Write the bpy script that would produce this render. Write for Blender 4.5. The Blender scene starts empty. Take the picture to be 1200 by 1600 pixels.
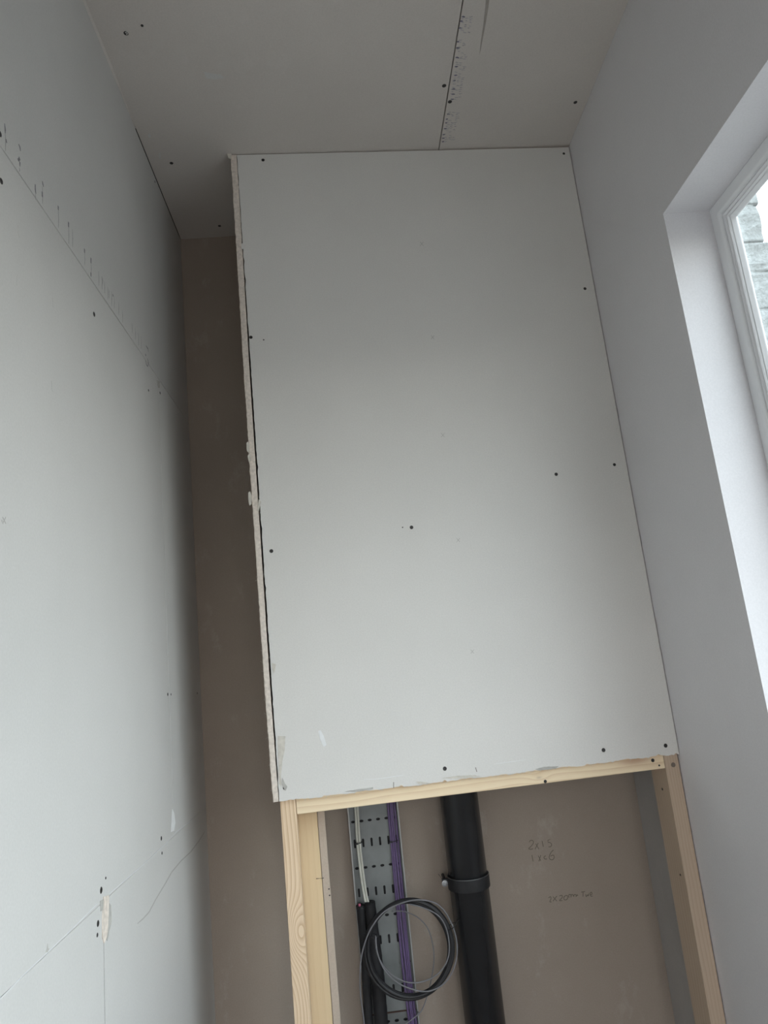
import bpy, bmesh, math, random
from mathutils import Vector, Matrix, Euler

rnd = random.Random(7)
scene = bpy.context.scene
COL = scene.collection

# ------------------------------------------------------------------ camera
FPX = 1096.75
cam_d = bpy.data.cameras.new('camera')
cam_d.sensor_fit = 'VERTICAL'
cam_d.sensor_height = 24.0
cam_d.lens = 24.0 * FPX / 1600.0
cam_d.clip_start = 0.02
cam = bpy.data.objects.new('camera', cam_d)
COL.objects.link(cam)
CAM_POS = Vector((0.47579, -1.88628, 1.555))
cam.location = CAM_POS
cam.rotation_euler = (1.78498, 0.10139, -0.04066)
scene.camera = cam

# ------------------------------------------------------------------ world, light, exposure
SKY_STRENGTH = 5.4
world = bpy.data.worlds.new('overcast_sky')
scene.world = world
world.use_nodes = True
wn = world.node_tree
wn.nodes.clear()
w_out = wn.nodes.new('ShaderNodeOutputWorld')
w_bg = wn.nodes.new('ShaderNodeBackground')
w_bg.inputs['Strength'].default_value = SKY_STRENGTH
w_tc = wn.nodes.new('ShaderNodeTexCoord')
w_sep = wn.nodes.new('ShaderNodeSeparateXYZ')
w_ramp = wn.nodes.new('ShaderNodeValToRGB')
w_ramp.color_ramp.elements[0].position = 0.0
w_ramp.color_ramp.elements[0].color = (0.19, 0.19, 0.185, 1)
w_ramp.color_ramp.elements[1].position = 0.45
w_ramp.color_ramp.elements[1].color = (0.85, 0.925, 1.03, 1)
e = w_ramp.color_ramp.elements.new(0.02)
e.color = (0.86, 0.83, 0.80, 1)
wn.links.new(w_tc.outputs['Generated'], w_sep.inputs[0])
wn.links.new(w_sep.outputs['Z'], w_ramp.inputs[0])
wn.links.new(w_ramp.outputs[0], w_bg.inputs['Color'])
# the cloud is brightest round the veiled sun
GLOW_DIR = Vector((0.85, -0.10, 0.50)).normalized()
GLOW = 0.6
w_dot = wn.nodes.new('ShaderNodeVectorMath'); w_dot.operation = 'DOT_PRODUCT'; w_dot.inputs[1].default_value = GLOW_DIR
w_max = wn.nodes.new('ShaderNodeMath'); w_max.operation = 'MAXIMUM'; w_max.inputs[1].default_value = 0.0
w_pow = wn.nodes.new('ShaderNodeMath'); w_pow.operation = 'POWER'; w_pow.inputs[1].default_value = 5.0
w_mul = wn.nodes.new('ShaderNodeMath'); w_mul.operation = 'MULTIPLY_ADD'; w_mul.inputs[1].default_value = GLOW * SKY_STRENGTH; w_mul.inputs[2].default_value = SKY_STRENGTH
wn.links.new(w_tc.outputs['Generated'], w_dot.inputs[0])
wn.links.new(w_dot.outputs['Value'], w_max.inputs[0])
wn.links.new(w_max.outputs[0], w_pow.inputs[0])
wn.links.new(w_pow.outputs[0], w_mul.inputs[0])
wn.links.new(w_mul.outputs[0], w_bg.inputs['Strength'])
wn.links.new(w_bg.outputs[0], w_out.inputs['Surface'])

scene.view_settings.view_transform = 'Standard'
scene.view_settings.look = 'None'
scene.view_settings.exposure = 0.14
scene.view_settings.gamma = 1.0
scene.view_settings.use_curve_mapping = False
scene.cycles.max_bounces = 12
scene.cycles.diffuse_bounces = 8
scene.cycles.transparent_max_bounces = 12

# ------------------------------------------------------------------ room dimensions (metres)
W = 1.2966          # right wall
D = 0.3537          # back wall
H = 3.0878          # ceiling
YF = -3.30          # wall behind the viewer
A = 0.262           # left edge of the boxing face
YA = -0.0478        # boxing face is a little skewed
B = 1.2555          # bottom of the boxing board
TH = math.atan2(-YA, W - A)
LB = math.hypot(W - A, YA)
WY1, WZ1 = -0.4474, 2.5238      # window opening: far jamb, head
WY0, WZ0 = -1.62, 1.02          # window opening: near jamb, sill
REV = 0.1127                    # reveal depth to the window frame
WT = 0.150                      # wall thickness

world.cycles.sampling_method = 'MANUAL'
world.cycles.sample_map_resolution = 512

# ------------------------------------------------------------------ helpers
CM = Euler((1.78498, 0.10139, -0.04066)).to_matrix()

def hit(px, py, origin, normal):
    """World point where the sight line through a photo point meets a real plane."""
    r = CM @ Vector(((px - 600) / FPX, -(py - 800) / FPX, -1.0))
    o = Vector(origin); n = Vector(normal)
    t = (o - CAM_POS).dot(n) / r.dot(n)
    return CAM_POS + r * t

def on_left(px, py):
    return hit(px, py, (0, 0, 0), (1, 0, 0))

def on_ceil(px, py):
    return hit(px, py, (0, 0, H), (0, 0, 1))

def on_y(px, py, y):
    return hit(px, py, (0, y, 0), (0, 1, 0))

FACE_M = Matrix.Translation((A, YA, 0)) @ Matrix.Rotation(TH, 4, 'Z')
FACE_I = FACE_M.inverted()

def on_face(px, py, depth=0.0):
    """Local (x along board, y depth, z up) on the boxing face."""
    n = FACE_M.to_3x3() @ Vector((0, 1, 0))
    o = FACE_M @ Vector((0, depth, 0))
    return FACE_I @ hit(px, py, o, n)

def mesh_obj(name, bm, mat, parent=None, smooth=False, kind=None):
    me = bpy.data.meshes.new(name)
    bmesh.ops.recalc_face_normals(bm, faces=bm.faces[:])
    bm.to_mesh(me); bm.free()
    if smooth:
        for p in me.polygons: p.use_smooth = True
    mats = mat if isinstance(mat, (list, tuple)) else [mat]
    for m in mats: me.materials.append(m)
    o = bpy.data.objects.new(name, me)
    COL.objects.link(o)
    if parent is not None: o.parent = parent
    if kind: o['kind'] = kind
    return o

def empty(name, loc=(0, 0, 0), rz=0.0):
    o = bpy.data.objects.new(name, None)
    o.empty_display_size = 0.05
    o.location = loc; o.rotation_euler = (0, 0, rz)
    COL.objects.link(o)
    return o

def tag(o, label, cat, group=None):
    o['label'] = label; o['category'] = cat
    if group: o['group'] = group
    return o

def box(bm, x0, x1, y0, y1, z0, z1, mi=0):
    vs = [bm.verts.new(p) for p in ((x0,y0,z0),(x1,y0,z0),(x1,y1,z0),(x0,y1,z0),(x0,y0,z1),(x1,y0,z1),(x1,y1,z1),(x0,y1,z1))]
    fs = []
    for f in ((0,3,2,1),(4,5,6,7),(0,1,5,4),(1,2,6,5),(2,3,7,6),(3,0,4,7)):
        fc = bm.faces.new([vs[i] for i in f]); fc.material_index = mi; fs.append(fc)
    return vs, fs

def bevel_all(bm, w, seg=2):
    bmesh.ops.bevel(bm, geom=bm.edges[:], offset=w, segments=seg, affect='EDGES', profile=0.6)

def frame_from(d):
    d = d.normalized()
    up = Vector((0, 0, 1)) if abs(d.z) < 0.9 else Vector((1, 0, 0))
    s = d.cross(up).normalized()
    return s, s.cross(d).normalized()

def catmull(pts, n=8, closed=False):
    P = [Vector(p) for p in pts]; out = []
    N = len(P); rng = range(N if closed else N - 1)
    for i in rng:
        if closed:
            p0, p1, p2, p3 = P[(i-1) % N], P[i], P[(i+1) % N], P[(i+2) % N]
        else:
            p0 = P[max(i-1, 0)]; p1 = P[i]; p2 = P[i+1]; p3 = P[min(i+2, N-1)]
        for k in range(n):
            t = k / n
            out.append(0.5 * ((2*p1) + (p2-p0)*t + (2*p0-5*p1+4*p2-p3)*t*t + (3*p1-p0-3*p2+p3)*t**3))
    if not closed: out.append(P[-1])
    return out

def tube(bm, pts, r, seg=12, closed=False, cap=True, mi=0, radii=None):
    P = [Vector(p) for p in pts]; N = len(P); rings = []
    s = None
    for i in range(N):
        if closed: d = P[(i+1) % N] - P[i-1]
        else: d = P[min(i+1, N-1)] - P[max(i-1, 0)]
        d.normalize()
        if s is None: s, u = frame_from(d)
        else:
            s = (s - d * s.dot(d)).normalized(); u = d.cross(s)
        rr = radii[i] if radii else r
        rings.append([bm.verts.new(P[i] + s * math.cos(2*math.pi*k/seg) * rr + u * math.sin(2*math.pi*k/seg) * rr) for k in range(seg)])
    for i in range(N if closed else N - 1):
        a, b = rings[i], rings[(i+1) % N]
        for k in range(seg):
            f = bm.faces.new((a[k], a[(k+1) % seg], b[(k+1) % seg], b[k])); f.material_index = mi
    if cap and not closed:
        bm.faces.new(rings[0]).material_index = mi
        bm.faces.new(rings[-1][::-1]).material_index = mi

def lathe(bm, prof, M, seg=16, mi=0, cap_end=True):
    """prof: (radius, height) list, axis = local z of M."""
    rings = []
    for r, h in prof:
        rings.append([bm.verts.new(M @ Vector((r*math.cos(2*math.pi*k/seg), r*math.sin(2*math.pi*k/seg), h))) for k in range(seg)])
    for i in range(len(rings)-1):
        for k in range(seg):
            f = bm.faces.new((rings[i][k], rings[i][(k+1) % seg], rings[i+1][(k+1) % seg], rings[i+1][k])); f.material_index = mi
    if cap_end:
        bm.faces.new(rings[-1]).material_index = mi
        bm.faces.new(rings[0][::-1]).material_index = mi

# ------------------------------------------------------------------ materials
def nd(nt, t, **kw):
    n = nt.nodes.new(t)
    for k, v in kw.items(): setattr(n, k, v)
    return n

def base_mat(name, rough=0.8, spec=0.3):
    m = bpy.data.materials.new(name); m.use_nodes = True
    nt = m.node_tree; b = nt.nodes['Principled BSDF']
    b.inputs['Roughness'].default_value = rough
    b.inputs['Specular IOR Level'].default_value = spec
    return m, nt, b

def paper(name, c1, c2, scuff=0.05, rough=0.82, fine=260, spots=0.0, spotcol=(0.8, 0.79, 0.77)):
    m, nt, b = base_mat(name, rough, 0.25)
    L = nt.links.new
    tc = nd(nt, 'ShaderNodeTexCoord')
    n1 = nd(nt, 'ShaderNodeTexNoise'); n1.inputs['Scale'].default_value = 2.3; n1.inputs['Detail'].default_value = 6; n1.inputs['Roughness'].default_value = 0.6
    n2 = nd(nt, 'ShaderNodeTexNoise'); n2.inputs['Scale'].default_value = fine; n2.inputs['Detail'].default_value = 3
    L(tc.outputs['Object'], n1.inputs['Vector']); L(tc.outputs['Object'], n2.inputs['Vector'])
    mr = nd(nt, 'ShaderNodeMapRange'); mr.inputs[1].default_value = 0.3; mr.inputs[2].default_value = 0.7
    L(n1.outputs['Fac'], mr.inputs[0])
    mx = nd(nt, 'ShaderNodeMix', data_type='RGBA'); mx.inputs[6].default_value = (*c1, 1); mx.inputs[7].default_value = (*c2, 1)
    L(mr.outputs[0], mx.inputs[0])
    mr2 = nd(nt, 'ShaderNodeMapRange'); mr2.inputs[1].default_value = 0.3; mr2.inputs[2].default_value = 0.7
    mr2.inputs[3].default_value = 1 - scuff; mr2.inputs[4].default_value = 1 + scuff
    L(n2.outputs['Fac'], mr2.inputs[0])
    sc = nd(nt, 'ShaderNodeVectorMath', operation='SCALE'); L(mx.outputs[2], sc.inputs[0]); L(mr2.outputs[0], sc.inputs['Scale'])
    last = sc.outputs[0]
    if spots > 0:
        # chalky plaster dust rubbed on in scattered patches
        n3 = nd(nt, 'ShaderNodeTexNoise'); n3.inputs['Scale'].default_value = 9; n3.inputs['Detail'].default_value = 9; n3.inputs['Roughness'].default_value = 0.75
        mp = nd(nt, 'ShaderNodeMapping'); mp.inputs['Scale'].default_value = (1, 1, 0.6)
        L(tc.outputs['Object'], mp.inputs[0]); L(mp.outputs[0], n3.inputs['Vector'])
        r3 = nd(nt, 'ShaderNodeMapRange'); r3.inputs[1].default_value = 0.57; r3.inputs[2].default_value = 0.74; r3.inputs[4].default_value = spots
        L(n3.outputs['Fac'], r3.inputs[0])
        m3 = nd(nt, 'ShaderNodeMix', data_type='RGBA'); m3.inputs[7].default_value = (*spotcol, 1)
        L(last, m3.inputs[6]); L(r3.outputs[0], m3.inputs[0]); last = m3.outputs[2]
    L(last, b.inputs['Base Color'])
    bp = nd(nt, 'ShaderNodeBump'); bp.inputs['Strength'].default_value = 0.12; bp.inputs['Distance'].default_value = 0.0006
    L(n2.outputs['Fac'], bp.inputs['Height']); L(bp.outputs[0], b.inputs['Normal'])
    return m

def plain(name, col, rough=0.5, spec=0.5, metal=0.0, var=0.06, scale=40, bump=0.0):
    m, nt, b = base_mat(name, rough, spec)
    L = nt.links.new
    b.inputs['Metallic'].default_value = metal
    tc = nd(nt, 'ShaderNodeTexCoord')
    n = nd(nt, 'ShaderNodeTexNoise'); n.inputs['Scale'].default_value = scale; n.inputs['Detail'].default_value = 4
    L(tc.outputs['Object'], n.inputs['Vector'])
    mr = nd(nt, 'ShaderNodeMapRange'); mr.inputs[1].default_value = 0.3; mr.inputs[2].default_value = 0.7
    mr.inputs[3].default_value = 1 - var; mr.inputs[4].default_value = 1 + var
    L(n.outputs['Fac'], mr.inputs[0])
    sc = nd(nt, 'ShaderNodeVectorMath', operation='SCALE'); sc.inputs[0].default_value = col
    L(mr.outputs[0], sc.inputs['Scale']); L(sc.outputs[0], b.inputs['Base Color'])
    if bump > 0:
        bp = nd(nt, 'ShaderNodeBump'); bp.inputs['Strength'].default_value = 0.6; bp.inputs['Distance'].default_value = bump
        L(n.outputs['Fac'], bp.inputs['Height']); L(bp.outputs[0], b.inputs['Normal'])
    return m

def wood(name, light, dark, axis='Z', knots=(), freq=150.0, seed=0.0, contrast=1.0, tint=None, core=1.0):
    """Sawn softwood. Grain lines are contours of a slowly wandering field that bulges round knots.
    knots: (across, along, strength, size) in the part's own metres; grain runs along 'axis'."""
    m, nt, b = base_mat(name, 0.62, 0.3)
    L = nt.links.new
    tc = nd(nt, 'ShaderNodeTexCoord')
    sep = nd(nt, 'ShaderNodeSeparateXYZ'); L(tc.outputs['Object'], sep.inputs[0])
    along = sep.outputs[axis]
    cross = sep.outputs['X'] if axis == 'Z' else sep.outputs['Z']
    depth = sep.outputs['Y']
    def mth(op, a, b_=None, c=None):
        n = nd(nt, 'ShaderNodeMath', operation=op)
        for i, v in enumerate((a, b_, c)):
            if v is None: continue
            if isinstance(v, (int, float)): n.inputs[i].default_value = v
            else: L(v, n.inputs[i])
        return n.outputs[0]
    cmb = nd(nt, 'ShaderNodeCombineXYZ'); L(mth('MULTIPLY', cross, 9.0), cmb.inputs[0]); L(mth('MULTIPLY', depth, 9.0), cmb.inputs[1]); L(mth('ADD', mth('MULTIPLY', along, 1.6), seed), cmb.inputs[2])
    ns = nd(nt, 'ShaderNodeTexNoise'); ns.inputs['Scale'].default_value = 1.0; ns.inputs['Detail'].default_value = 2.5
    L(cmb.outputs[0], ns.inputs['Vector'])
    field = mth('ADD', mth('ADD', cross, mth('MULTIPLY', depth, 0.7)), mth('MULTIPLY', ns.outputs['Fac'], 0.045))
    kn = None
    for (u, v, s, sz) in knots:
        du = mth('SUBTRACT', cross, u); dv = mth('MULTIPLY', mth('SUBTRACT', along, v), 0.42)
        d2 = mth('ADD', mth('MULTIPLY', du, du), mth('MULTIPLY', dv, dv))
        g = mth('EXPONENT', mth('MULTIPLY', d2, -1.0 / (sz * sz)))
        field = mth('ADD', field, mth('MULTIPLY', g, s))
        kcore = mth('EXPONENT', mth('MULTIPLY', d2, -1.0 / ((sz * 0.28) ** 2)))
        kn = kcore if kn is None else mth('MAXIMUM', kn, kcore)
    ring = mth('FRACT', mth('MULTIPLY', field, freq))
    ring = mth('POWER', ring, 2.2)
    fc = nd(nt, 'ShaderNodeCombineXYZ'); L(mth('MULTIPLY', cross, 900.0), fc.inputs[0]); L(mth('MULTIPLY', depth, 900.0), fc.inputs[1]); L(mth('MULTIPLY', along, 22.0), fc.inputs[2])
    fn = nd(nt, 'ShaderNodeTexNoise'); fn.inputs['Scale'].default_value = 1.0; fn.inputs['Detail'].default_value = 2
    L(fc.outputs[0], fn.inputs['Vector'])
    fac = mth('ADD', mth('MULTIPLY', ring, 0.55 * contrast), mth('MULTIPLY', mth('SUBTRACT', fn.outputs['Fac'], 0.5), 0.5))
    mx = nd(nt, 'ShaderNodeMix', data_type='RGBA', clamp_factor=True)
    mx.inputs[6].default_value = (*light, 1); mx.inputs[7].default_value = (*dark, 1); L(fac, mx.inputs[0])
    last = mx.outputs[2]
    if kn is not None:
        mk = nd(nt, 'ShaderNodeMix', data_type='RGBA', clamp_factor=True)
        L(last, mk.inputs[6]); mk.inputs[7].default_value = (0.20, 0.12, 0.07, 1); L(mth('MULTIPLY', kn, 0.55 * core), mk.inputs[0]); last = mk.outputs[2]
    if tint:
        (u, v, su, sv, colr) = tint
        du = mth('DIVIDE', mth('SUBTRACT', cross, u), su); dv = mth('DIVIDE', mth('SUBTRACT', along, v), sv)
        g = mth('EXPONENT', mth('MULTIPLY', mth('ADD', mth('MULTIPLY', du, du), mth('MULTIPLY', dv, dv)), -1.0))
        mt = nd(nt, 'ShaderNodeMix', data_type='RGBA', clamp_factor=True)
        L(last, mt.inputs[6]); mt.inputs[7].default_value = (*colr, 1); L(mth('MULTIPLY', g, 0.6), mt.inputs[0]); last = mt.outputs[2]
    L(last, b.inputs['Base Color'])
    bp = nd(nt, 'ShaderNodeBump'); bp.inputs['Strength'].default_value = 0.25; bp.inputs['Distance'].default_value = 0.0004
    L(fac, bp.inputs['Height']); L(bp.outputs[0], b.inputs['Normal'])
    return m

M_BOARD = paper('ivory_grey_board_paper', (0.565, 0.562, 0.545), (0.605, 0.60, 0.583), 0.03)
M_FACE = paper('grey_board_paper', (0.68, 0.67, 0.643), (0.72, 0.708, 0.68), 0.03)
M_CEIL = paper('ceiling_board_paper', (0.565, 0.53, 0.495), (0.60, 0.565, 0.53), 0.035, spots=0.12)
M_BROWN = paper('brown_board_paper', (0.335, 0.28, 0.235), (0.38, 0.32, 0.27), 0.04, spots=0.35, spotcol=(0.60, 0.56, 0.52))
M_RIGHT = paper('right_wall_paper', (0.66, 0.65, 0.665), (0.70, 0.69, 0.705), 0.03)
M_DARK = plain('dark_cavity', (0.03, 0.028, 0.026), 0.9, 0.1)
M_CORE = plain('gypsum_core', (0.70, 0.63, 0.56), 0.95, 0.1, var=0.14, scale=120, bump=0.002)
M_TORN = plain('torn_paper', (0.62, 0.59, 0.53), 0.9, 0.1, var=0.1, scale=90)
M_TORNGREY = plain('bruised_paper', (0.46, 0.45, 0.42), 0.9, 0.1, var=0.12, scale=60)
M_SCUFF = plain('dark_scuff', (0.35, 0.32, 0.29), 0.9, 0.1, var=0.1, scale=60)
M_PLASTER = plain('dried_plaster_smear', (0.78, 0.79, 0.79), 0.9, 0.1, var=0.05, scale=90)
M_TAPER = plain('pale_taper_edge', (0.66, 0.67, 0.67), 0.85, 0.1)
M_SCREW = plain('black_phosphate_screw', (0.035, 0.033, 0.032), 0.5, 0.5, metal=0.3)
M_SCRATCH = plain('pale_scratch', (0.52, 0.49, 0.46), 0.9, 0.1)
M_PENCIL = plain('pencil_line', (0.17, 0.145, 0.12), 0.8, 0.2)
M_PENCILSOFT = plain('faint_pencil_line', (0.43, 0.42, 0.40), 0.8, 0.2)
M_INK = plain('grey_print_ink', (0.22, 0.22, 0.23), 0.8, 0.2, var=0.3, scale=200)
M_INKSOFT = plain('faded_print_ink', (0.40, 0.40, 0.40), 0.8, 0.2, var=0.2, scale=200)
M_BLUE = plain('blue_print_ink', (0.17, 0.16, 0.22), 0.8, 0.2, var=0.3, scale=200)
M_BLUESOFT = plain('faded_blue_print_ink', (0.40, 0.385, 0.40), 0.8, 0.2, var=0.2, scale=200)
M_FLOOR = plain('bare_concrete_floor', (0.21, 0.18, 0.155), 0.85, 0.2, var=0.2, scale=12, bump=0.003)
M_UPVC = plain('white_upvc', (0.80, 0.81, 0.82), 0.28, 0.5, var=0.01)
M_PIPE = plain('black_soil_pipe_plastic', (0.021, 0.022, 0.024), 0.24, 0.5, var=0.15, scale=8)
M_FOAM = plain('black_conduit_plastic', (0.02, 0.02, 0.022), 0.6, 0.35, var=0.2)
M_BLKCABLE = plain('black_cable_sheath', (0.022, 0.022, 0.024), 0.45, 0.4)
M_GREYCABLE = plain('grey_cable_sheath', (0.21, 0.21, 0.225), 0.45, 0.4)
M_PURPLE = plain('purple_cable_sheath', (0.155, 0.108, 0.225), 0.45, 0.4)
M_WHITECABLE = plain('white_cable_sheath', (0.62, 0.62, 0.55), 0.5, 0.4)
M_PINK = plain('pink_cable_end', (0.65, 0.16, 0.26), 0.5, 0.4)
M_GALV = plain('galvanised_steel', (0.21, 0.225, 0.225), 0.50, 0.5, metal=0.35, var=0.14, scale=14)
M_LIP = plain('bright_tray_lip', (0.42, 0.42, 0.41), 0.4, 0.5, metal=0.3)
M_STEEL = plain('zinc_plated_steel', (0.30, 0.31, 0.32), 0.4, 0.5, metal=0.9)
M_RUST = plain('rusty_edge', (0.09, 0.055, 0.045), 0.8, 0.2)
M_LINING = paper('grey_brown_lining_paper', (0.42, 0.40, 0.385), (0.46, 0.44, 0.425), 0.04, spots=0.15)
M_PINKBOARD = paper('pinkish_board_paper', (0.47, 0.40, 0.33), (0.51, 0.43, 0.36), 0.04)

m, nt, b = base_mat('window_glass', 0.0, 0.5)
nt.nodes.remove(b)
tr = nd(nt, 'ShaderNodeBsdfTransparent'); tr.inputs[0].default_value = (0.94, 0.97, 0.96, 1)
gl = nd(nt, 'ShaderNodeBsdfGlossy'); gl.inputs['Roughness'].default_value = 0.02
lw = nd(nt, 'ShaderNodeLayerWeight'); lw.inputs[0].default_value = 0.5
pw = nd(nt, 'ShaderNodeMath', operation='POWER'); pw.inputs[1].default_value = 4.0
fr = nd(nt, 'ShaderNodeMath', operation='MULTIPLY_ADD'); fr.inputs[1].default_value = 0.7; fr.inputs[2].default_value = 0.04
nt.links.new(lw.outputs['Facing'], pw.inputs[0]); nt.links.new(pw.outputs[0], fr.inputs[0])
ms = nd(nt, 'ShaderNodeMixShader')
nt.links.new(fr.outputs[0], ms.inputs[0]); nt.links.new(tr.outputs[0], ms.inputs[1]); nt.links.new(gl.outputs[0], ms.inputs[2])
nt.links.new(ms.outputs[0], nt.nodes['Material Output'].inputs['Surface'])
M_GLASS = m

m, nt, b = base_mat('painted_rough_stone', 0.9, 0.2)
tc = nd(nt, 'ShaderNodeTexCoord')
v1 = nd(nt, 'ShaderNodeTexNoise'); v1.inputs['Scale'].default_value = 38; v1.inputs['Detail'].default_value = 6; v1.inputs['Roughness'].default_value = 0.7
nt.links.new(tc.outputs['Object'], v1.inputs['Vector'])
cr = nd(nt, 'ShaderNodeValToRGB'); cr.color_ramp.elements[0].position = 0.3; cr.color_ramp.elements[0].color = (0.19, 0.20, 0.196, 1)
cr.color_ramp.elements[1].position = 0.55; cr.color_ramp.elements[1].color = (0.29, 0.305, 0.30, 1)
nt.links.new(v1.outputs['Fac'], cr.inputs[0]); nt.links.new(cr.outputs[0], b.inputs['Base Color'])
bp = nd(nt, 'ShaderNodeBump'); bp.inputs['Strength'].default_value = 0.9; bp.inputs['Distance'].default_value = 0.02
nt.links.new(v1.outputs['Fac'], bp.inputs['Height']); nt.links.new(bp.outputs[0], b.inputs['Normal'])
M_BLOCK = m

# ------------------------------------------------------------------ setting: floor, ceiling, walls
bm = bmesh.new(); box(bm, -0.2, W + WT, YF - 0.1, D + 0.1, -0.12, 0.0)
mesh_obj('floor', bm, M_FLOOR, kind='structure')

bm = bmesh.new(); box(bm, -0.2, W + WT, YF - 0.1, D + 0.1, H + 0.0125, H + 0.2)
ceiling = mesh_obj('ceiling', bm, M_DARK, kind='structure')
JX = 0.8787

def board(name, x0, x1, y0, y1, z0, z1, mat, parent, bev=0.0012):
    bm = bmesh.new(); box(bm, x0, x1, y0, y1, z0, z1)
    bevel_all(bm, bev, 2)
    return mesh_obj(name, bm, mat, parent)

cb1 = board('ceiling_board', 0.0012, JX - 0.0014, YF, D, H, H + 0.0125, M_CEIL, ceiling)
cb2 = board('ceiling_board', JX + 0.0014, W, YF, D, H, H + 0.0125, M_CEIL, ceiling)

bm = bmesh.new(); box(bm, -0.2, -0.0125, YF - 0.1, D + 0.1, 0, H + 0.0125)
wall_left = mesh_obj('wall_left', bm, M_DARK, kind='structure')
Z1, Z2 = 2.4013, 1.2003
lb_top = board('wall_board', -0.0125, 0, YF, D, Z1 + 0.001, H - 0.001, M_BOARD, wall_left)
lb_mid = board('wall_board', -0.0125, 0, YF, -0.0205, Z2 + 0.0003, Z1 - 0.001, M_BOARD, wall_left)
lb_mid2 = board('wall_board', -0.0125, 0, -0.0186, D, Z2 + 0.0003, Z1 - 0.001, M_BOARD, wall_left)
lb_low = board('wall_board', -0.0125, 0, YF, -0.5185, 0.0, Z2 - 0.0003, M_BOARD, wall_left)
lb_low2 = board('wall_board', -0.0125, 0, -0.5148, D, 0.0, Z2 - 0.0003, M_BOARD, wall_left)

bm = bmesh.new(); box(bm, -0.2, W + WT, D, D + 0.12, 0, H + 0.0125)
wall_back = mesh_obj('wall_back', bm, M_BROWN, kind='structure')

# wall behind the viewer, with an unseen doorway added for extra daylight
DX0, DX1, DZ1 = 0.08, 1.25, 2.10
bm = bmesh.new()
box(bm, -0.2, DX0, YF - 0.12, YF, 0, H + 0.0125)
box(bm, DX1, W + WT, YF - 0.12, YF, 0, H + 0.0125)
box(bm, DX0, DX1, YF - 0.12, YF, DZ1, H + 0.0125)
mesh_obj('wall_front', bm, M_BOARD, kind='structure')

# right wall with the window opening, one mesh
bm = bmesh.new()
ys = [YF, WY0, WY1, D]; zs = [0, WZ0, WZ1, H + 0.0125]
def quad(bm, pts):
    f = bm.faces.new([bm.verts.new(p) for p in pts]); return f
for X, ys, zs in ((W, ys, zs), (W + WT, [YF, WY0-0.002, WY1+0.002, D], [0, WZ0-0.002, WZ1+0.002, H + 0.0125])):
    for i in range(3):
        for j in range(3):
            if i == 1 and j == 1: continue
            quad(bm, [(X, ys[i], zs[j]), (X, ys[i+1], zs[j]), (X, ys[i+1], zs[j+1]), (X, ys[i], zs[j+1])])
OUT = 0.002; XM = W + REV + 0.034
def ringq(x0, a0, x1, a1):
    P0 = [(x0, WY0-a0, WZ0-a0), (x0, WY1+a0, WZ0-a0), (x0, WY1+a0, WZ1+a0), (x0, WY0-a0, WZ1+a0)]
    P1 = [(x1, WY0-a1, WZ0-a1), (x1, WY1+a1, WZ0-a1), (x1, WY1+a1, WZ1+a1), (x1, WY0-a1, WZ1+a1)]
    for k in range(4): quad(bm, [P0[k], P0[(k+1) % 4], P1[(k+1) % 4], P1[k]])
ringq(W, 0, XM, 0); ringq(XM, 0, W + WT, OUT)
quad(bm, [(W, D, 0), (W+WT, D, 0), (W+WT, D, H+.0125), (W, D, H+.0125)])
quad(bm, [(W, YF, 0), (W+WT, YF, 0), (W+WT, YF, H+.0125), (W, YF, H+.0125)])
quad(bm, [(W, YF, 0), (W+WT, YF, 0), (W+WT, D, 0), (W, D, 0)])
quad(bm, [(W, YF, H+.0125), (W+WT, YF, H+.0125), (W+WT, D, H+.0125), (W, D, H+.0125)])
bmesh.ops.remove_doubles(bm, verts=bm.verts[:], dist=1e-5)
wall_right = mesh_obj('wall_right', bm, M_RIGHT, kind='structure')

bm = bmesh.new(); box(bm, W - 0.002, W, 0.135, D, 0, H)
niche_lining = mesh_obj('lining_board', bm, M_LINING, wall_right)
# window: mitred uPVC profile, glass, sill board
window = empty('window_1', (W + REV, (WY0 + WY1) / 2, WZ0)); window['kind'] = 'structure'
wlx = W + REV
def ring_frame(name, prof, mat):
    bm = bmesh.new(); loops = []
    for ins, dx in prof:
        y0, y1, z0, z1 = WY0 + ins, WY1 - ins, WZ0 + ins, WZ1 - ins
        loops.append([bm.verts.new((wlx + dx - window.location.x, y - window.location.y, z - window.location.z)) for y, z in ((y0,z0),(y1,z0),(y1,z1),(y0,z1))])
    n = len(loops)
    for i in range(n):
        a, b_ = loops[i], loops[(i+1) % n]
        for k in range(4):
            bm.faces.new((a[k], a[(k+1) % 4], b_[(k+1) % 4], b_[k]))
    o = mesh_obj(name, bm, mat, window)
    md = o.modifiers.new('b', 'BEVEL'); md.width = 0.0016; md.segments = 2; md.limit_method = 'ANGLE'; md.angle_limit = math.radians(25)
    return o
ring_frame('window_frame', [(0.0, 0.0), (0.027, 0.0), (0.032, 0.004), (0.034, 0.013), (0.034, 0.032), (0.0, 0.032)], M_UPVC)
ring_frame('window_sash', [(0.032, 0.009), (0.039, 0.005), (0.042, 0.009), (0.044, 0.009), (0.047, 0.007), (0.050, 0.011), (0.050, 0.029), (0.032, 0.029)], M_UPVC)
ring_frame('glazing_bead', [(0.049, 0.013), (0.052, 0.012), (0.0575, 0.022), (0.0575, 0.0255), (0.049, 0.0255)], M_UPVC)
bm = bmesh.new(); box(bm, 0.026, 0.030, WY0 + 0.052 - window.location.y, WY1 - 0.052 - window.location.y, 0.052, WZ1 - WZ0 - 0.052)
mesh_obj('glass_pane', bm, M_GLASS, window)

# ------------------------------------------------------------------ screws, marks
def basis(n):
    n = Vector(n); s, u = frame_from(n)
    return Matrix((s, u, n)).transposed().to_4x4()

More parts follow.
